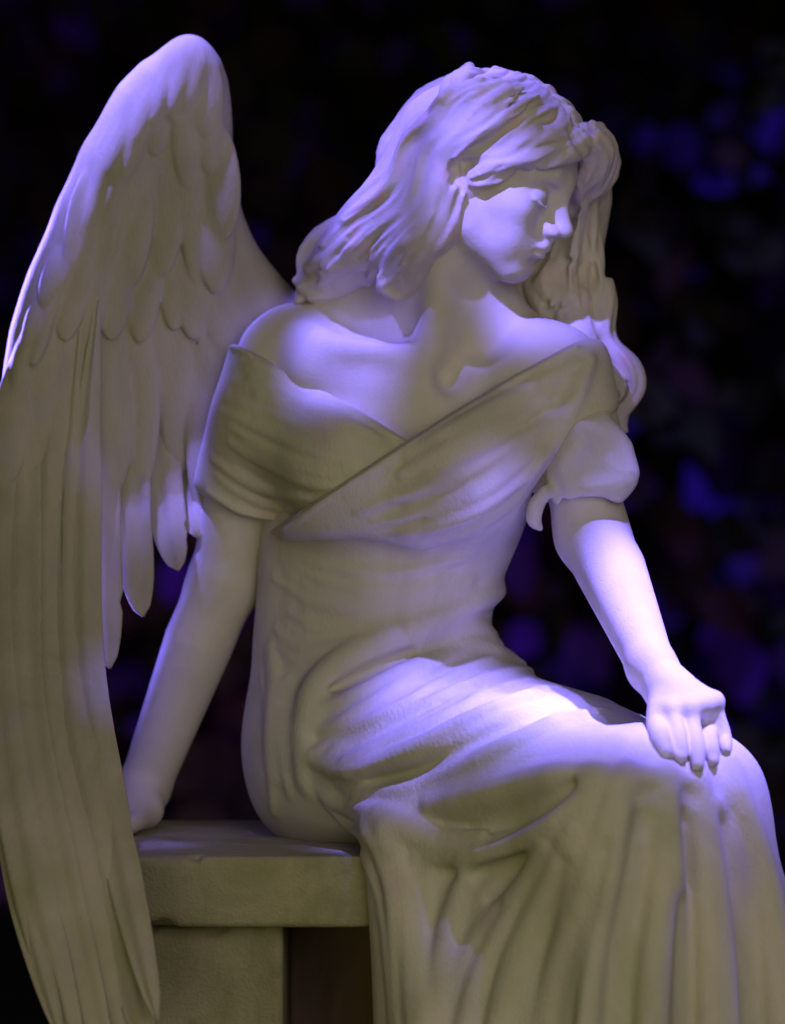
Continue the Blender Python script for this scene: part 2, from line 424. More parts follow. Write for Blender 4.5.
family(gown, [[(560, 800), (500, 890), (450, 980), (425, 1100)], [(600, 792), (570, 880), (540, 970), (520, 1100)], [(640, 785), (630, 870), (615, 960), (605, 1100)], [(680, 785), (685, 870), (685, 960), (685, 1100)], [(715, 780), (735, 860), (750, 950), (760, 1100)]], 8, .0085, .018, lift=-.003, taper=(.05, .6, .8, 1), seed=5, full=True, base=gownC)
family(gown, [[(335, 820), (365, 880), (380, 960), (395, 1095)], [(380, 830), (400, 890), (410, 970), (420, 1100)], [(450, 860), (440, 920), (430, 1000), (428, 1100)]], 5, .007, .013, lift=-.003, taper=(.1, .8, 1), seed=6, full=True, base=gownC)
# pulls at the waist and hip
family(gown, [[(285, 545), (330, 560), (390, 568), (440, 560), (482, 550)], [(274, 590), (320, 622), (380, 625), (430, 605), (474, 584)], [(268, 640), (300, 665), (350, 655), (410, 628), (474, 600)]], 15, .006, .010, lift=-.002, seed=7)
family(gown, [[(258, 630), (262, 690), (266, 750), (272, 820)], [(275, 640), (285, 700), (285, 760), (290, 820)], [(300, 700), (305, 740), (308, 780), (325, 815)]], 9, .007, .011, lift=-.002, seed=8)
family(gown, [[(420, 622), (455, 616), (485, 628), (510, 655)], [(440, 648), (475, 646), (510, 660), (545, 680)]], 5, .0055, .010, lift=-.002, seed=9)
neck_cut = poly2([(150, 250), (232, 338), (300, 372), (405, 447), (480, 400), (575, 340), (700, 250), (500, 100)], -.04)
cutz = W(0, 350, .1)[2]
def gown_f(P, c, R):
    d = gown.ev(P, c, R)
    d = smax(d, -neck_cut(P) * 1.0, .008)
    return smax(d, np.abs(P[:, 2] + .30) - .555, .01)
gown_n = Fn(gown_f)

gown_s = Model(); gown_s.g = list(gown.g)
for q, px3, r in zip(KN, ([(677, 732), (680, 745), (681, 757)], [(693, 732), (697, 748), (698, 765)], [(707, 729), (711, 745), (713, 761)], [(719, 723), (724, 737), (726, 750)]), (.0098, .0102, .0098, .0088)):
    P = [q] + [hit(gown_s, *p, lift=l) for p, l in zip(px3, (.015, r * 1.0, r * .8))]
    P = [p for p in P if p is not None]
    body.add(tube(P, [r * 1.12, r * .98, r * 1.02, r * .92, r * .9, r * .72], 14), .004)
    body.add(Ell(q + [0, -.002, .001], (r * 1.12, r * 1.2, r * 1.05)), .008)
    if len(P) == 4:                            # nail
        e = P[3]; d = unit(P[3] - P[2]); nv = unit(np.array([0, -1, .45]) - d * np.dot(d, [0, -1, .45])); sv = np.cross(d, nv)
        body.sub(Ell(e + nv * r * .80 - d * .001, (.006, .0048, .0014), np.array([d, sv, nv])), .0012)
tp = [hit(gown_s, *p, lift=l) for p, l in (((657, 726), .010), ((660, 740), .009), ((666, 752), .008))]
body.add(tube([pl(664, 692, -.262), pl(660, 708, -.290)] + [p for p in tp if p is not None], [.016, .0145, .0120, .0108, .0082], 12), .008)

# wraps over chest and shoulders lie on the bodice and the upper arms
wrap0 = Model()
for k, p in torso(.010): wrap0.add(p, k)
for k, p in uparms(.008): wrap0.add(p, k)
wrap0.add(chain([SR + [.006, 0, .0], SR * .55 + ER * .45, SR * .36 + ER * .64], [.052, .058, .057]), .03)
wrap0.add(chain([SL + [-.01, 0, 0], SL * .5 + EL * .5], [.054, .054]), .03)
wrap0.add(chain([W(268, 425, .02), W(300, 440, .005), W(352, 455, -.035)], [.058, .06, .05]), .04)
wrapR = Model(); wrapR.g = list(wrap0.g)       # band over the propping shoulder with its sleeve
family(wrapR, [[(236, 350), (290, 374), (350, 408), (405, 442)], [(225, 385), (280, 402), (340, 432), (390, 452)], [(218, 425), (265, 448), (320, 468), (370, 470)], [(208, 470), (235, 492), (270, 508), (300, 512)]], 17, .0062, .009, base=wrap0, lift=-.0015, seed=11)
fold(wrapR, [(232, 345), (265, 358), (330, 393), (410, 445)], [.006, .006, .006, .005], .005, base=wrap0, lift=.001)
fold(wrapR, [(207, 494), (235, 512), (262, 519), (285, 522)], [.005, .006, .006, .005], .006, base=wrap0, lift=.001)
polyR = poly2([(180, 330), (232, 340), (262, 356), (330, 392), (412, 444), (400, 470), (330, 505), (285, 526), (262, 522), (235, 516), (205, 498), (150, 470)], -.02)
wrapR_n = Fn(lambda P, c, R: smax(smax(wrapR.ev(P, c, R), polyR(P), .014), -.9 * (P[:, 1] * -1 + .25), .01))
wrapL = Model(); wrapL.g = list(wrap0.g)       # broad band from the far shoulder to the near waist
for k, p in torso(.019): wrapL.add(p, k)
family(wrapL, [[(572, 352), (520, 380), (450, 420), (400, 452), (330, 500)], [(575, 385), (520, 420), (460, 455), (400, 485), (330, 515)], [(560, 420), (520, 455), (470, 490), (410, 515), (350, 528)], [(545, 455), (520, 490), (480, 520), (430, 538), (380, 540)]], 17, .0068, .010, base=wrapL, lift=-.0015, seed=12)
fold(wrapL, [(575, 345), (520, 374), (460, 410), (400, 448), (330, 494), (285, 528)], [.007, .0065, .0065, .0065, .006, .005], .005, base=wrapL, lift=.001)
fold(wrapL, [(590, 360), (575, 400), (555, 440), (530, 480)], [.004, .007, .008, .003], .014, base=wrapL)
polyL = poly2([(640, 320), (575, 342), (520, 372), (460, 408), (400, 446), (330, 492), (266, 532), (280, 542), (360, 538), (420, 550), (470, 540), (520, 505), (545, 470), (575, 440), (640, 400)], -.05)
wrapL_n = Fn(lambda P, c, R: smax(smax(wrapL.ev(P, c, R), polyL(P), .016), -.9 * (P[:, 1] * -1 + .25), .01))
sleeve = Model()                               # short sleeve with its rolled cuff on the reaching arm
sleeve.add(chain([SL + [.0, 0, -.01], SL * .5 + EL * .5, SL * .3 + EL * .7], [.054, .058, .055]), .02)
family(sleeve, [[(540, 440), (545, 470), (552, 500), (560, 512)], [(580, 420), (585, 445), (590, 470), (596, 488)], [(610, 425), (618, 450), (622, 475), (620, 492)]], 9, .006, .009, base=sleeve, lift=-.001, seed=13)
sleeve.add(tube([W(560, 470, -.09), W(580, 440, -.10), W(600, 418, -.08)], [.006, .012, .006], 10), .02)
cu = SL * .33 + EL * .67; ax = unit(EL - SL); e1 = unit(np.cross(ax, [0, 1, 0])); e2 = np.cross(ax, e1)
ring = [cu + .050 * (math.cos(a) * e1 + math.sin(a) * e2) + ax * (.012 * math.sin(a * 1 + .6) - .004 * math.sin(3 * a)) for a in np.linspace(0, 2 * math.pi, 25)]
sleeve.add(chain(ring, [.0105 + .0035 * math.sin(2 * a) for a in np.linspace(0, 2 * math.pi, 25)]), .012)
sleeve.add(tube([W(604, 440, -.085), W(618, 452, -.08), W(624, 474, -.08), W(616, 494, -.085)], [.008, .016, .017, .010], 12), .02)
sleeve.add(tube([W(585, 428, -.09), W(606, 432, -.085), W(620, 446, -.075)], [.006, .012, .008], 8), .018)
sleeve.add(tube([W(545, 492, -.095), W(536, 506, -.09), W(534, 520, -.085), W(540, 528, -.08)], [.008, .010, .009, .004], 14), .010)
sleeve.sub(chain([SL * .5 + EL * .5, SL * .1 + EL * .9, EL + ax * .1], [.047, .05, .052]), .01)

# ------------------------------------------------------------------ hair
hair = Model()
hair.add(hell(-.016, 0, .034, .094, .078, .074), .02)
hair.add(hell(.02, 0, .062, .068, .06, .040), .03)
hair.add(hell(-.055, .0, -.015, .055, .068, .066), .03)
def mass(pts, rad, k=.03, n=10): hair.add(tube([W(*p) for p in pts], rad, n), k)
mass([(445, 140, -.05), (418, 185, -.04), (385, 224, -.005), (347, 261, .03), (322, 284, .045)], [.058, .054, .050, .042, .028])
mass([(456, 180, -.085), (434, 225, -.07), (412, 258, -.045), (396, 284, -.025)], [.046, .040, .030, .016])
mass([(570, 152, .02), (586, 185, .05), (578, 235, .065), (565, 290, .045), (575, 340, .01)], [.034, .032, .034, .038, .028])
mass([(555, 255, .06), (588, 320, .04), (610, 370, .03), (622, 420, .025)], [.033, .028, .018, .007])
cE = np.array([-.012, 0, .034]); rE = np.array([.103, .087, .081])
def onskull(v, bulge=1.0):
    v = unit(v); t = 1 / math.sqrt(((v / rE) ** 2).sum()); p = cE + v * t * bulge; return H(*p)
def strand_bundle(curve, r0, r1, m, spread, wave=.006, turns=2.5, k=.004, n=18):
    C = spline(curve, n); T = np.gradient(C, axis=0)
    for j in range(m):
        a0 = 2 * math.pi * (j + random.random() * .6) / m; rr = spread * (.55 + .5 * random.random()); ph = random.random() * 6.28
        P = []; Rr = []
        for i in range(n):
            t = i / (n - 1); tn = unit(T[i]); s1 = unit(np.cross(tn, [.1, 1, .2])); s2 = np.cross(tn, s1)
            a = a0 + turns * .6 * t
            w = wave * math.sin(turns * 6.28 * t * .5 + ph * .25)
            taper = 1 - .55 * t
            P.append(C[i] + (s1 * math.cos(a) + s2 * math.sin(a)) * rr * taper + s1 * w)
            Rr.append((r0 + (r1 - r0) * t) * (.75 + .5 * math.sin(math.pi * min(1, t * 1.15 + .1))))
        hair.add(chain(P, Rr), k)
# strands combed from the parting over the temples
for sd in (1, -1):
    for i in range(26):
        t = i / 25
        p0 = np.array([.085 - .17 * t, sd * .004, .075 + .035 * math.sin(math.pi * (t * .8 + .15))])
        d0 = p0 - cE + [0, sd * .004, 0]
        fwd = 1 - t
        mid = np.array([.075 * fwd - .045 * t * 1.3, sd * .085, .030 + .028 * t + .02 * fwd])
        low = np.array([.03 * fwd - .085 * t, sd * .095, -.016 + .03 * t])
        end = np.array([-.045 - .07 * t, sd * (.08 - .045 * t), -.055 + .012 * t])
        jit = lambda s: np.array([random.gauss(0, s) for _ in range(3)])
        bg = 1.0 + .05 * math.sin(i * 1.9)
        cv = [onskull(d0, 1.0), onskull((d0 * .5 + (mid - cE) * .5) + jit(.004), 1.03 * bg), onskull(mid - cE + jit(.004), 1.01 * bg), onskull(low - cE + jit(.004), 1.06 * bg), onskull(end - cE + jit(.004), 1.0 * bg)]
        strand_bundle(cv, .0056, .005, 3, .0058, .0045, 3.2 + random.random(), .0028, 18)
# rolled wave that frames the brow
strand_bundle([H(.088, .004, .078), H(.085, .035, .062), H(.062, .062, .038), H(.03, .08, .022), H(-.01, .087, .012), H(-.045, .08, -.01)], .0062, .006, 10, .0135, .003, 2, .0025, 22)
strand_bundle([H(.09, -.004, .08), H(.098, -.03, .062), H(.088, -.055, .03), H(.06, -.075, .0), H(.03, -.085, -.03), H(.0, -.08, -.07)], .0065, .006, 10, .015, .004, 2, .0025, 22)
strand_bundle([H(.085, -.01, .085), H(.1, -.045, .075), H(.1, -.075, .035), H(.07, -.09, -.01), H(.045, -.095, -.06)], .0065, .006, 10, .017, .004, 2, .0025, 22)
def fall(pts, m, spread, r0=.0085, r1=.004, wave=.009, turns=3.5, n=22): strand_bundle([W(*p) for p in pts], r0, r1, m, spread, wave, turns, .0045, n)
# the long fall over the near shoulder, combed over the mass below it
hair0 = Model(); hair0.g = [g for g in hair.g] + [g for g in body.g if g[0] == 'add'][:8]
def comb(guides, n, r0, r1, wave, cyc, seed, lift=.003, k=.004):
    rr = random.Random(seed); G = np.array(guides, float)
    for i in range(n):
        u = (i + .5 + rr.uniform(-.4, .4)) / n; x = u * (len(G) - 1); a = min(int(x), len(G) - 2); f = x - a
        c = spline([np.array([*q, 0]) for q in G[a] * (1 - f) + G[a + 1] * f], 30)[:, :2]
        t = np.linspace(0, 1, 30); tg = np.gradient(c, axis=0); tg /= np.linalg.norm(tg, axis=1)[:, None]; nr = np.stack([-tg[:, 1], tg[:, 0]], 1)
        c = c + nr * (wave * np.sin(2 * math.pi * cyc * t + 1.6 * u + rr.uniform(-.5, .5)) * np.minimum(1, t * 3))[:, None]
        lf = lift + rr.uniform(-.004, .005)
        P = [hit(hair0, *q, n=140, y0=-.35, y1=.35, lift=lf) for q in c[int(rr.uniform(0, 5)):int(rr.uniform(24, 30)):2]]
        P = [p for p in P if p is not None]
        if len(P) < 4: continue
        Q = [P[0]]
        for p in P[1:]:
            if abs(p[1] - Q[-1][1]) < .05: Q.append(p)
        if len(Q) < 4: continue
        s = rr.uniform(.7, 1.35)
        hair.add(tube(Q, [r0 * .5 * s, r0 * s, r0 * s, (r0 + r1) / 2 * s, r1 * s], len(Q) * 2), k)
comb([[(478, 80), (440, 98), (413, 135), (390, 175), (350, 215), (300, 255)], [(510, 82), (466, 108), (438, 146), (418, 190), (384, 236), (322, 284)], [(545, 98), (494, 128), (456, 158), (440, 196), (415, 238), (372, 280)]], 30, .0070, .004, 4, 2.6, 20, lift=.011)
comb([[(432, 100), (408, 135), (388, 172), (358, 208), (322, 238), (297, 262)], [(436, 125), (414, 165), (396, 196), (362, 232), (330, 258), (302, 286)], [(444, 150), (426, 188), (406, 222), (376, 252), (346, 272), (318, 290)]], 24, .0072, .004, 5, 2.2, 21)
comb([[(446, 160), (428, 195), (412, 225), (388, 250), (366, 272), (352, 292)], [(456, 182), (440, 212), (428, 238), (410, 262), (395, 285), (402, 302)], [(463, 196), (455, 222), (446, 246), (432, 268), (424, 286), (428, 296)]], 20, .0070, .0035, 5, 1.9, 22, lift=.005)
fall([(448, 135, -.05), (420, 183, -.04), (386, 223, -.005), (347, 261, .03), (323, 280, .042), (308, 294, .045)], 18, .050, .0075, .006, .005, 3)
fall([(424, 96, .0), (402, 140, .005), (388, 178, .02), (352, 218, .04), (318, 250, .05), (300, 272, .05), (303, 300, .04)], 6, .013, .0075, .005, .009, 5)
fall([(440, 215, -.09), (424, 240, -.08), (406, 262, -.065), (392, 280, -.05), (396, 298, -.045)], 6, .012, .008, .004, .008, 4)
fall([(456, 180, -.085), (434, 225, -.07), (414, 256, -.05), (402, 276, -.045), (392, 292, -.035)], 14, .040, .007, .0045, .004, 3)
fall([(475, 84, -.03), (436, 102, -.005), (410, 140, .005), (388, 184, .02), (352, 222, .04), (312, 262, .06)], 12, .022, .0075, .004, .006, 3)
comb([[(592, 165), (588, 215), (580, 260), (586, 290), (594, 312)], [(574, 200), (568, 240), (560, 272), (562, 292), (570, 308)], [(560, 235), (548, 264), (538, 288), (537, 294), (540, 304)]], 18, .0065, .004, 4, 2, 23, lift=.004)
# the far side, seen beyond the face and down to the far shoulder
fall([(580, 140, .0), (597, 168, .02), (588, 205, .03), (582, 250, .03), (592, 300, .02), (600, 345, .01)], 8, .020)
fall([(575, 190, .03), (572, 235, .04), (556, 275, .035), (560, 315, .01), (580, 350, .0)], 8, .02)
fall([(560, 230, .05), (540, 270, .045), (530, 300, .03), (545, 335, .01), (560, 352, -.01)], 7, .018)
fall([(590, 290, .03), (604, 330, .02), (622, 365, .015), (630, 400, .02), (622, 430, .02)], 12, .019, .0058, .003)
fall([(590, 320, .02), (600, 360, .0), (612, 390, .0), (614, 420, .005)], 6, .012, .007, .003)
hairS = Model(); hairS.g = list(hair.g)
def carve(guides, n, r, wave, cyc, seed, k=.004):
    rr = random.Random(seed); G = np.array(guides, float)
    for i in range(n):
        u = (i + .5 + rr.uniform(-.3, .3)) / n; x = u * (len(G) - 1); a = min(int(x), len(G) - 2); f = x - a
        c = spline([np.array([*q, 0]) for q in G[a] * (1 - f) + G[a + 1] * f], 40)[:, :2]
        t = np.linspace(0, 1, 40); tg = np.gradient(c, axis=0); tg /= np.linalg.norm(tg, axis=1)[:, None]; nr = np.stack([-tg[:, 1], tg[:, 0]], 1)
        c = c + nr * (wave * np.sin(2 * math.pi * cyc * t + 1.6 * u + rr.uniform(-.3, .3)) * np.minimum(1, t * 3))[:, None]
        P = [hit(hairS, *q, n=110, y0=-.3, y1=.25) for q in c[int(rr.uniform(0, 12)):int(rr.uniform(26, 40))]]
        P = [p for p in P if p is not None]
        seg = []
        for p in P + [None]:
            if p is not None and (not seg or abs(p[1] - seg[-1][1]) < .012): seg.append(p)
            else:
                if len(seg) > 5:
                    s = rr.uniform(.6, 1.3) * r
                    hair.sub(tube(seg, [s * .2, s, s, s * .2], len(seg)), k)
                seg = [p] if p is not None else []
carve([[(478, 80), (440, 98), (413, 135), (390, 175), (350, 215), (300, 255)], [(510, 82), (466, 108), (438, 146), (418, 190), (384, 236), (322, 284)], [(545, 98), (494, 128), (456, 158), (440, 196), (415, 238), (372, 280)]], 38, .0036, 4, 2.6, 31)
carve([[(545, 98), (500, 122), (462, 152), (444, 190), (424, 230), (392, 285)], [(568, 118), (520, 150), (480, 165), (458, 192), (446, 235), (415, 290)]], 18, .0034, 4, 2.3, 32)
carve([[(575, 128), (545, 160), (510, 170), (475, 178), (460, 184)], [(578, 140), (552, 166), (515, 180), (480, 190), (462, 192)]], 8, .003, 1.5, 1.2, 33)
carve([[(570, 118), (590, 140), (602, 170), (590, 210), (590, 260), (600, 310)], [(566, 128), (580, 155), (585, 190), (574, 235), (570, 275), (578, 320)], [(572, 180), (566, 215), (556, 250), (545, 285), (545, 305), (550, 322)]], 22, .0034, 4, 2, 34)
carve([[(600, 300), (612, 340), (630, 375), (636, 405)], [(588, 315), (600, 350), (612, 385), (620, 425)]], 7, .003, 2, 1.5, 35)
# keep the face clear
hair.sub(hell(.085, .004, -.022, .05, .044, .07), .006)

# ------------------------------------------------------------------ assemble the figure
angel = empty('angel_statue')
angel['label'] = 'pale winged woman in a draped gown seated on the bench, head bowed'
angel['category'] = 'statue'
sculpt('body', body, (-.4213, -.5027, -.8631), (.42, .24, .55), .0024, M_skin, angel, 2)
hair.mg = .009
sculpt('hair', hair, (-.20, -.22, .05), (.32, .20, .56), .0022, M_hair, angel, 1)
sculpt('gown', gown_n, (-.26, -.56, -.87), (.56, .28, .26), .0034, M_dress, angel, 2)
sculpt('shoulder_wrap', wrapR_n, (-.30, -.22, -.06), (.1, .20, .26), .0028, M_dress, angel, 2)
sculpt('chest_wrap', wrapL_n, (-.18, -.24, -.1), (.34, .20, .26), .0028, M_dress, angel, 2)
sculpt('sleeve', sleeve, (.10, -.18, -.10), (.36, .10, .20), .0026, M_dress, angel, 2)

# ------------------------------------------------------------------ wing
def wy(px, py):
    """depth of the wing's hollow face"""
    t = np.clip((py - 40) / 984, 0, 1)
    side = np.clip((px - 20) / 220, -.2, 1)
    return .03 + .10 * math.sin(math.pi * min(1, t * 1.25)) * (.35 + .65 * side) - .95 * max(0, t - .42) ** 1.25 * (1 - .2 * side)
def WW(px, py, lift=0): return W(px, py, wy(px, py) - lift)
def feather(name, pix, width, lift0, lift1, parent, roll=.22, mat=None, n=30, m=13, blunt=.75):
    P = [WW(p[0], p[1], lift0 + (lift1 - lift0) * i / (len(pix) - 1)) for i, p in enumerate(pix)]
    C = spline(P, n); T = np.gradient(C, axis=0)
    V = []; Fc = []
    ph = random.random() * 9
    notches = [(random.uniform(.35, .92), random.choice((-1, 1)), random.uniform(.1, .25)) for _ in range(2)]
    ws = []
    for i in range(n):
        t = i / (n - 1)
        w = width * (min(1, .12 + t * 3.2)) * (1 if t < blunt else math.sqrt(max(.004, 1 - ((t - blunt) / (1 - blunt)) ** 2)))
        ws.append(w * (1 - .22 * t))
    for i in range(n):
        t = i / (n - 1); tn = unit(T[i]); nv = unit(np.array([.15, -1, .1]) - tn * np.dot(tn, [.15, -1, .1]))
        sv = np.cross(nv, tn); sv = unit(sv * math.cos(roll) + nv * math.sin(roll)); nn = np.cross(tn, sv); nn = nn if nn[1] < 0 else -nn
        w = ws[i]
        row = []
        for j in range(m):
            u = -1 + 2 * j / (m - 1)
            asym = .8 if u > 0 else 1.0
            x = u * w * asym
            for tt, sgn, dp in notches:
                if u * sgn > .3: x *= 1 - dp * math.exp(-((t - tt) / .012) ** 2) * (abs(u) - .3) / .7
            cam = -.10 * w * u * u
            rach = .0022 * (1 - .7 * t) * math.exp(-(u * w / .0045) ** 2)
            barb = .00035 * math.sin((t * 70 * (width / .03) ** -1 * 1.2 - abs(u) * 5) * 2 + ph) * (abs(u) ** .5) + .0013 * math.sin(u * 5 + ph + 2 * t)
            row.append((x, cam + rach + barb))
        for (x, z) in row: V.append(C[i] + sv * x + nn * (z + .0016))
        for (x, z) in row: V.append(C[i] + sv * x + nn * (z * .5 - .0022))
    K = 2 * m
    for i in range(n - 1):
        for j in range(m - 1):
            a = i * K + j; Fc.append((a, a + 1, a + 1 + K, a + K))
            b = a + m; Fc.append((b + K, b + 1 + K, b + 1, b))
        a = i * K; Fc.append((a + m, a, a + K, a + m + K))
        a = i * K + m - 1; Fc.append((a, a + m, a + m + K, a + K))
    for i in (0, n - 1):
        f = [i * K + j for j in range(m)] + [i * K + m + j for j in range(m - 1, -1, -1)]
        Fc.append(tuple(f if i else f[::-1]))
    return link(name, V, Fc, mat or M_wing, parent)
wing = empty('wing', angel)
wa = Model()
def wl(pts, rad, k=.03, n=16, lift=0): wa.add(tube([WW(p[0], p[1], lift) for p in pts], rad, n), k)
wl([(285, 318), (258, 292), (230, 245), (214, 185), (210, 125), (203, 78), (188, 60)], [.033, .034, .028, .022, .023, .026, .024], .02)
wl([(190, 58), (150, 92), (110, 155), (74, 230), (44, 305), (22, 380), (10, 450)], [.024, .03, .03, .026, .022, .016, .008], .02)
for a, b, r in (((184, 92), (150, 112), .022), ((188, 132), (118, 168), .022), ((190, 182), (92, 222), .022), ((196, 232), (68, 278), .023), ((206, 272), (56, 318), .024), ((214, 305), (44, 352), .021), ((222, 335), (34, 392), .014)):
    wl([a, ((a[0] + b[0]) / 2, (a[1] + b[1]) / 2), b], [r, r * 1.15, r], .06, lift=-.012)
wl([(236, 305), (222, 340), (208, 400), (200, 450)], [.03, .03, .022, .01], .05, lift=-.01)
wa0 = Model(); wa0.g = list(wa.g)
def ws(px, py):
    p = hit(wa0, px, py, y0=-.2, y1=.3)
    return WW(px, py, -.002) if p is None else p
rw = random.Random(5)
for y0, x0, x1, n, ln, hw in ((52, 168, 204, 3, 95, .021), (84, 140, 210, 4, 105, .022), (124, 116, 212, 5, 115, .023), (168, 96, 214, 6, 122, .023), (214, 78, 216, 7, 130, .023), (262, 60, 222, 8, 138, .023), (312, 40, 226, 9, 146, .023), (352, 22, 222, 9, 150, .023)):
    for i in range(n):
        t = (i + rw.uniform(-.2, .2)) / (n - 1)
        x = x0 + (x1 - x0) * t; y = y0 + rw.uniform(-7, 7) - 10 * math.sin(math.pi * t); l = ln * rw.uniform(.88, 1.12); dx = -20 + 26 * t + rw.uniform(-5, 5)
        a = ws(x, y) + [0, .007, 0]; b = ws(x + dx, y + l) - [0, rw.uniform(.006, .011), 0]
        T = unit(b - a); nrm = np.array([rw.uniform(-.12, .25), -1, .05]); Sv = unit(np.cross(nrm, T)); Nv = np.cross(T, Sv)
        wa.add(Ell((a + b) / 2, (np.linalg.norm(b - a) / 2, hw * rw.uniform(.85, 1.15), .0085), np.array([T, Sv, Nv])), .0035)
for i in range(30):        # small downy feathers carved along the outer limb
    t = (i + rw.random() * .5) / 30; p = spline([np.array([*q, 0]) for q in [(200, 46), (168, 62), (130, 110), (95, 170), (62, 245), (34, 320), (14, 400)]], 60)[int(t * 59)]
    ox = rw.uniform(-6, 12); x, y = p[0] + ox, p[1] + 4
    a = ws(x, y) + [0, .004, 0]; b = ws(x - 14 + rw.uniform(-4, 4), y + 60) - [0, .006, 0]
    T = unit(b - a); nrm = np.array([-.3, -1, .1]); Sv = unit(np.cross(nrm, T))
    wa.add(Ell((a + b) / 2, (np.linalg.norm(b - a) / 2, .012 * rw.uniform(.8, 1.2), .007), np.array([T, Sv, np.cross(T, Sv)])), .004)
sculpt('wing_limb', wa, (-.52, -.15, -.06), (-.08, .26, .64), .0025, M_wing, wing, 1, 4.0)
Lr = lambda a, b, t: a + (b - a) * t
# long primaries, outermost first
prim = [([(14, 360), (1, 520), (6, 700), (30, 860), (84, 1085)], .033),
        ([(36, 330), (22, 500), (26, 690), (56, 860), (114, 1095)], .035),
        ([(60, 310), (46, 500), (48, 690), (78, 850), (138, 1095)], .035),
        ([(82, 300), (69, 490), (69, 670), (97, 830), (156, 1080)], .034),
        ([(98, 300), (85, 480), (86, 650), (110, 800), (158, 1020)], .029)]
for i, (p, w) in enumerate(prim):
    feather('primary_feather', p, w, .002 + .009 * i, .004 + .011 * i, wing, .26, n=44)
feather('primary_feather', [(8, 400), (-5, 540), (0, 720), (20, 880), (62, 1040)], .022, -.012, -.02, wing, .3, n=44)
sec = [([(108, 300), (102, 430), (104, 550), (110, 668)], .031), ([(132, 300), (132, 420), (134, 520), (143, 616)], .031),
       ([(158, 300), (160, 400), (166, 490), (178, 570)], .031), ([(184, 290), (190, 380), (194, 460), (198, 538)], .031),
       ([(208, 290), (216, 370), (220, 440), (218, 510)], .030)]
for i, (p, w) in enumerate(sec): feather('secondary_feather', p, w, .004 + .001 * i, .020 - .002 * i, wing, .24, n=34)
# ------------------------------------------------------------------ bench
def bevel_box(name, lo, hi, mat, parent, r=.008, sub=10, rough=.0016):
    import bmesh
    bm = bmesh.new(); bmesh.ops.create_cube(bm, size=1)
    lo = np.array(lo); hi = np.array(hi)
    for v in bm.verts: v.co = Vector((lo + hi) / 2 + np.array(v.co) * (hi - lo))
    bmesh.ops.bevel(bm, geom=bm.edges[:], offset=r, segments=4, profile=.6, affect='EDGES')
    me = bpy.data.meshes.new(name); bm.to_mesh(me); bm.free()
    me.materials.append(mat)
    for p in me.polygons: p.use_smooth = True
    o = bpy.data.objects.new(name, me); COL.objects.link(o); o.parent = parent
    md = o.modifiers.new('wn', 'WEIGHTED_NORMAL')
    return o
bench = empty('stone_bench'); bench['label'] = 'worn olive-grey stone bench slab on a block leg, under the seated figure'; bench['category'] = 'bench'
class Box:
    def __init__(s, lo, hi, r):
        s.c = ((np.array(lo) + np.array(hi)) / 2).astype(F32); s.h = ((np.array(hi) - np.array(lo)) / 2 - r).astype(F32); s.r = r; s.R = float(np.linalg.norm(s.h)) + r
    def ev(s, P):
        q = np.abs(P - s.c) - s.h
        return np.linalg.norm(np.maximum(q, 0), axis=1) + np.minimum(q.max(1), 0) - s.r
def stone_block(name, lo, hi, chips, seed, mat=None):
    rr = random.Random(seed); lo = np.array(lo, float); hi = np.array(hi, float); m = Model(); m.add(Box(lo, hi, .006), 0)
    for i in range(chips):
        ax = rr.randrange(3); p = np.array([rr.choice((lo[k], hi[k])) for k in range(3)]); p[ax] = rr.uniform(lo[ax], hi[ax])
        if rr.random() < .6: p[1] = lo[1] if ax != 1 else p[1]
        q = np.linalg.qr(np.array([[rr.gauss(0, 1) for _ in range(3)] for _ in range(3)]))[0]
        m.sub(Ell(p, (rr.uniform(.008, .03), rr.uniform(.004, .012), rr.uniform(.004, .010)), q), .005)
    for i in range(chips):      # soft wear of the faces
        p = np.array([rr.uniform(lo[k], hi[k]) for k in range(3)]); f = rr.randrange(3); p[f] = hi[f] + .006 if f == 2 else (lo[f] - .006)
        rad = np.array([rr.uniform(.02, .07)] * 3); rad[f] = .0085
        m.sub(Ell(p, rad), .006)
    return sculpt(name, m, lo - .012, hi + .012, .004, mat or M_bench, bench, 1)
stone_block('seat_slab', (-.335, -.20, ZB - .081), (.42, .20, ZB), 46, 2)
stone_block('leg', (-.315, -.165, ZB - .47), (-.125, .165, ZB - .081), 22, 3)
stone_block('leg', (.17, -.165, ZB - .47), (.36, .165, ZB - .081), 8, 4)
stone_block('back_panel', (-.125, .02, ZB - .47), (.17, .08, ZB - .081), 8, 5, M_panel)

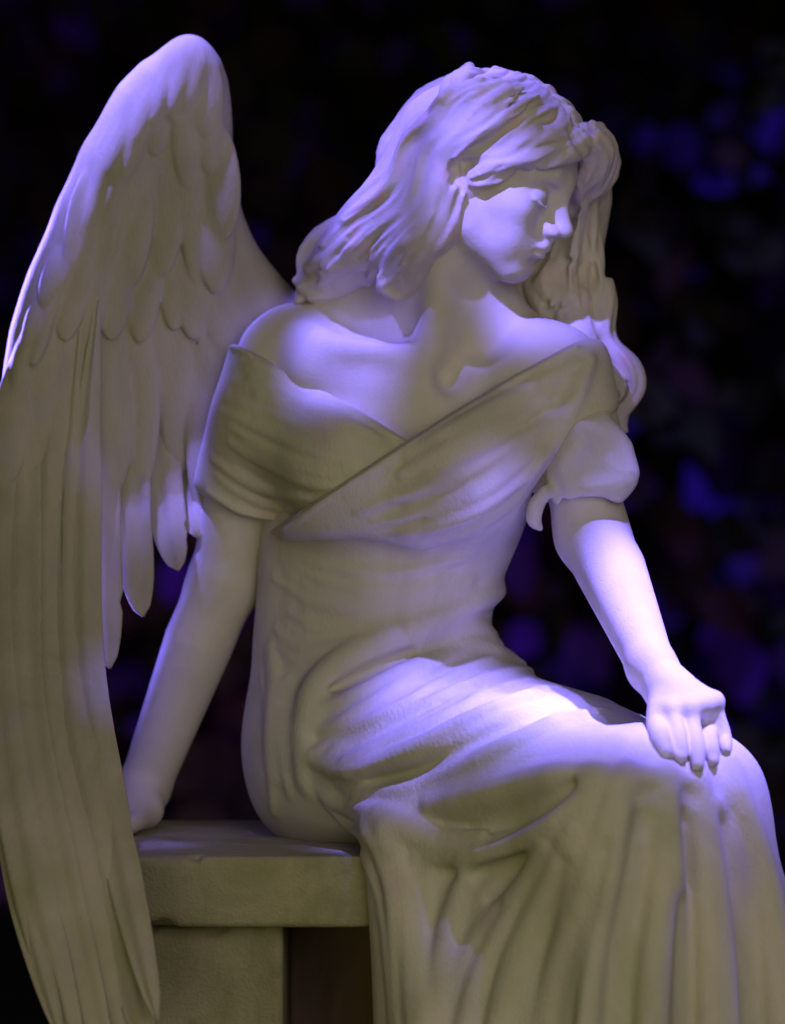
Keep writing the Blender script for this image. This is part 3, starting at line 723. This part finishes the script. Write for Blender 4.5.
# ------------------------------------------------------------------ ground and backdrop
g = link('ground', [(-8, -6, ZB - .46), (8, -6, ZB - .46), (8, 6.5, ZB - .46), (-8, 6.5, ZB - .46)], [(0, 1, 2, 3)], M_ground); g['kind'] = 'structure'
def backdrop_mat():
    m = bpy.data.materials.new('mottled_dark'); m.use_nodes = True
    nt = m.node_tree; N = nt.nodes; L = nt.links; b = N['Principled BSDF']
    tc = N.new('ShaderNodeTexCoord'); mp = N.new('ShaderNodeMapping'); mp.inputs['Scale'].default_value = (1, 1, .62); L.new(tc.outputs['Object'], mp.inputs[0])
    base = None
    prev = None
    for i, (sc, lo, hi, col, seed) in enumerate(((4.5, .50, .66, (.030, .040, .012), 1.3), (5.5, .52, .66, (.024, .010, .085), 4.1), (8.0, .56, .68, (.045, .014, .17), 7.7), (9.0, .60, .70, (.05, .014, .012), 9.2), (10., .57, .66, (.008, .008, .006), 2.9))):
        n = N.new('ShaderNodeTexNoise'); n.noise_dimensions = '4D'; n.inputs['W'].default_value = seed; n.inputs['Scale'].default_value = sc; n.inputs['Detail'].default_value = 1.2; n.inputs['Distortion'].default_value = .25
        L.new(mp.outputs[0], n.inputs['Vector'])
        r = N.new('ShaderNodeMapRange'); r.interpolation_type = 'SMOOTHSTEP'; r.inputs[1].default_value = lo; r.inputs[2].default_value = hi; r.inputs[4].default_value = .85
        L.new(n.outputs['Fac'], r.inputs[0])
        x = N.new('ShaderNodeMix'); x.data_type = 'RGBA'; L.new(r.outputs[0], x.inputs[0])
        if prev is None: x.inputs[6].default_value = (.018, .012, .013, 1)
        else: L.new(prev, x.inputs[6])
        x.inputs[7].default_value = (*col, 1); prev = x.outputs[2]
    L.new(prev, b.inputs['Base Color']); b.inputs['Roughness'].default_value = 1; b.inputs['Specular IOR Level'].default_value = 0
    return m
bd = link('backdrop', [(-8, 6.2, ZB - .6), (8, 6.2, ZB - .6), (8, 6.2, 5), (-8, 6.2, 5)], [(0, 1, 2, 3)], backdrop_mat()); bd['kind'] = 'structure'

# a dark leafy hedge some way behind the bench
def hedge(n=9500):
    r = np.random.default_rng(11)
    outline = np.array([(0, 0), (.30, .22), (.42, .5), (.30, .8), (0, 1.08), (-.30, .8), (-.42, .5), (-.30, .22)])
    c = np.stack([r.uniform(-4.2, 4.2, n), 4.3 + 1.0 * r.random(n) ** .8, r.uniform(ZB - .46, 3.0, n)], 1)
    clump = np.sin(c[:, 0] * 3.1 + 1.3 * np.sin(c[:, 2] * 2.3)) * np.sin(c[:, 2] * 2.7 + c[:, 0] * 1.2)
    c[:, 1] -= .22 * clump
    c = c[r.random(n) < .55 + .45 * clump]; n = len(c)
    L = r.uniform(.09, .19, n)
    d = r.normal(size=(n, 3)) * [.8, .5, .5] + [0, -.25, -.75]; d /= np.linalg.norm(d, axis=1)[:, None]
    f = r.normal(size=(n, 3)) * .55 + [0, -1, .45]
    sd = np.cross(d, f); sd /= np.linalg.norm(sd, axis=1)[:, None]; nn = np.cross(sd, d)
    V = np.zeros((n, 9, 3))
    V[:, 0] = c + d * (L * .5)[:, None] - nn * (L * .10)[:, None]
    for k, (u, v) in enumerate(outline):
        V[:, k + 1] = c + sd * (u * L)[:, None] + d * (v * L)[:, None] + nn * ((abs(u) * .35 - (v - .4) ** 2 * .35) * L)[:, None]
    T = np.array([(0, k + 1, (k + 1) % 8 + 1) for k in range(8)])
    F = (T[None] + (np.arange(n) * 9)[:, None, None]).reshape(-1, 3)
    m = bpy.data.materials.new('dark_leaf'); m.use_nodes = True; nt = m.node_tree; N = nt.nodes; b = N['Principled BSDF']
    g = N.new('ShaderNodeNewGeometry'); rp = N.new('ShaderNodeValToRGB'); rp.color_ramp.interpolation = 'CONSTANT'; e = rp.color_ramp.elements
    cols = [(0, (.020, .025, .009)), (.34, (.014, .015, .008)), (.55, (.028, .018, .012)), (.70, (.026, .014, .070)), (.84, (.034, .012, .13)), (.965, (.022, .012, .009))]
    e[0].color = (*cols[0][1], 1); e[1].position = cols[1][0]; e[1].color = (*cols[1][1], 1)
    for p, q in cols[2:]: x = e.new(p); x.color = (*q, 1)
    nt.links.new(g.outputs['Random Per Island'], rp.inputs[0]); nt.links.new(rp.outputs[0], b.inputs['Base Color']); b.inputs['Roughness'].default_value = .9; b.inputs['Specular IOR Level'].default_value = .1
    o = link('hedge', V.reshape(-1, 3), F, m); o['label'] = 'dark leafy hedge out of focus behind the seated statue'; o['category'] = 'hedge'
hedge()
# ------------------------------------------------------------------ light
def lamp(name, kind, loc, tgt, energy, col, **kw):
    l = bpy.data.lights.new(name, kind); l.energy = energy; l.color = col
    for k, v in kw.items(): setattr(l, k, v)
    o = bpy.data.objects.new(name, l); COL.objects.link(o); o.location = loc
    o.rotation_euler = (Vector(tgt) - Vector(loc)).to_track_quat('-Z', 'Y').to_euler()
    return o
VIO = (.205, .16, 1.0)
def spot(name, loc, tgt, rad, energy, soft=.05, blend=.35):
    d = float(np.linalg.norm(np.array(loc) - np.array(tgt)))
    return lamp(name, 'SPOT', loc, tgt, energy, VIO, spot_size=2 * math.atan(rad / d), spot_blend=blend, shadow_soft_size=soft)
spot('crown_spot', (-.9, -.6, 2.8), tuple(W(488, 112, -.07)), .098, 1200, .05, .6)
spot('hair_spot', (-1.2, -1.0, 2.4), tuple(W(392, 190, -.02)), .105, 950, .05, .6)
spot('hip_spot', (.75, -1.5, 2.5), tuple(W(475, 716, -.15)), .135, 2100, .05, .6)
spot('knee_spot', (.95, -.75, 2.85), tuple(W(634, 730, -.21)), .180, 3500, .05, .4)
spot('arm_spot', (.75, -1.6, 1.9), tuple(W(640, 608, -.13)), .105, 40, .04, .4)
spot('face_spot', (-.75, -1.7, 1.75), tuple(W(505, 221, -.12)), .080, 820, .03, .55)
spot('chest_spot', (-.2, -1.2, 2.6), tuple(W(345, 352, -.04)), .075, 1000, .03, .5)
for px, py, r, e, dy in ((182, 70, .085, 1900, -.7), (130, 132, .08, 2400, -.5), (94, 195, .055, 1700, -.4), (58, 272, .04, 900, -.3)):
    t = W(px, py, .07 if dy > 0 else .05); spot('wing_spot', tuple(t + [-.75, dy, 2.4]), tuple(t), r, e, .05, .8)
spot('edge_spot', (-1.5, 1.15, .5), tuple(W(34, 310, .05)), .19, 1500, .05, .7)
spot('edge_spot', (-1.4, 1.1, -.15), tuple(W(6, 620, -.02)), .22, 700, .05, .8)
spot('bench_spot', (-.7, -.7, 1.9), tuple(W(152, 840, -.08)), .055, 150, .03, .7)
spot('rim_spot', (2.6, .6, .4), tuple(W(760, 900, -.2)), .35, 80, .1, .8)
spot('hedge_spot', (2.6, 1.6, 3.4), (1.3, 4.6, .35), 1.1, 950, .2, 1)
lamp('purple_spot', 'SPOT', (-.4, 2.6, -.6), (-.4, 4.6, -.7), 70, (.62, .22, 1), spot_size=2.2, spot_blend=1, shadow_soft_size=.2)
lamp('fill_front', 'AREA', (1.0, -3.2, .9), (0, 0, .15), 26, (1, .87, .76), size=2.0)
lamp('fill_low', 'AREA', (-.6, -2.0, -.75), (0, 0, -.3), 6.5, (1, .93, .30), size=1.2)
w = bpy.data.worlds.new('World'); SC.world = w; w.use_nodes = True
w.node_tree.nodes['Background'].inputs[0].default_value = (.5, .42, .42, 1); w.node_tree.nodes['Background'].inputs[1].default_value = .05
# ------------------------------------------------------------------ camera
cam = bpy.data.cameras.new('camera'); co = bpy.data.objects.new('camera', cam); COL.objects.link(co)
co.location = (0, -D, 0); co.rotation_euler = (math.pi / 2, 0, 0)
cam.sensor_fit = 'VERTICAL'; cam.sensor_height = 36; cam.lens = 36 * D / (1024 * S); cam.clip_end = 100
cam.dof.use_dof = True; cam.dof.focus_distance = D - .15; cam.dof.aperture_fstop = 2.4
SC.camera = co
SC.view_settings.view_transform = 'Standard'; SC.view_settings.look = 'None'; SC.view_settings.exposure = 0
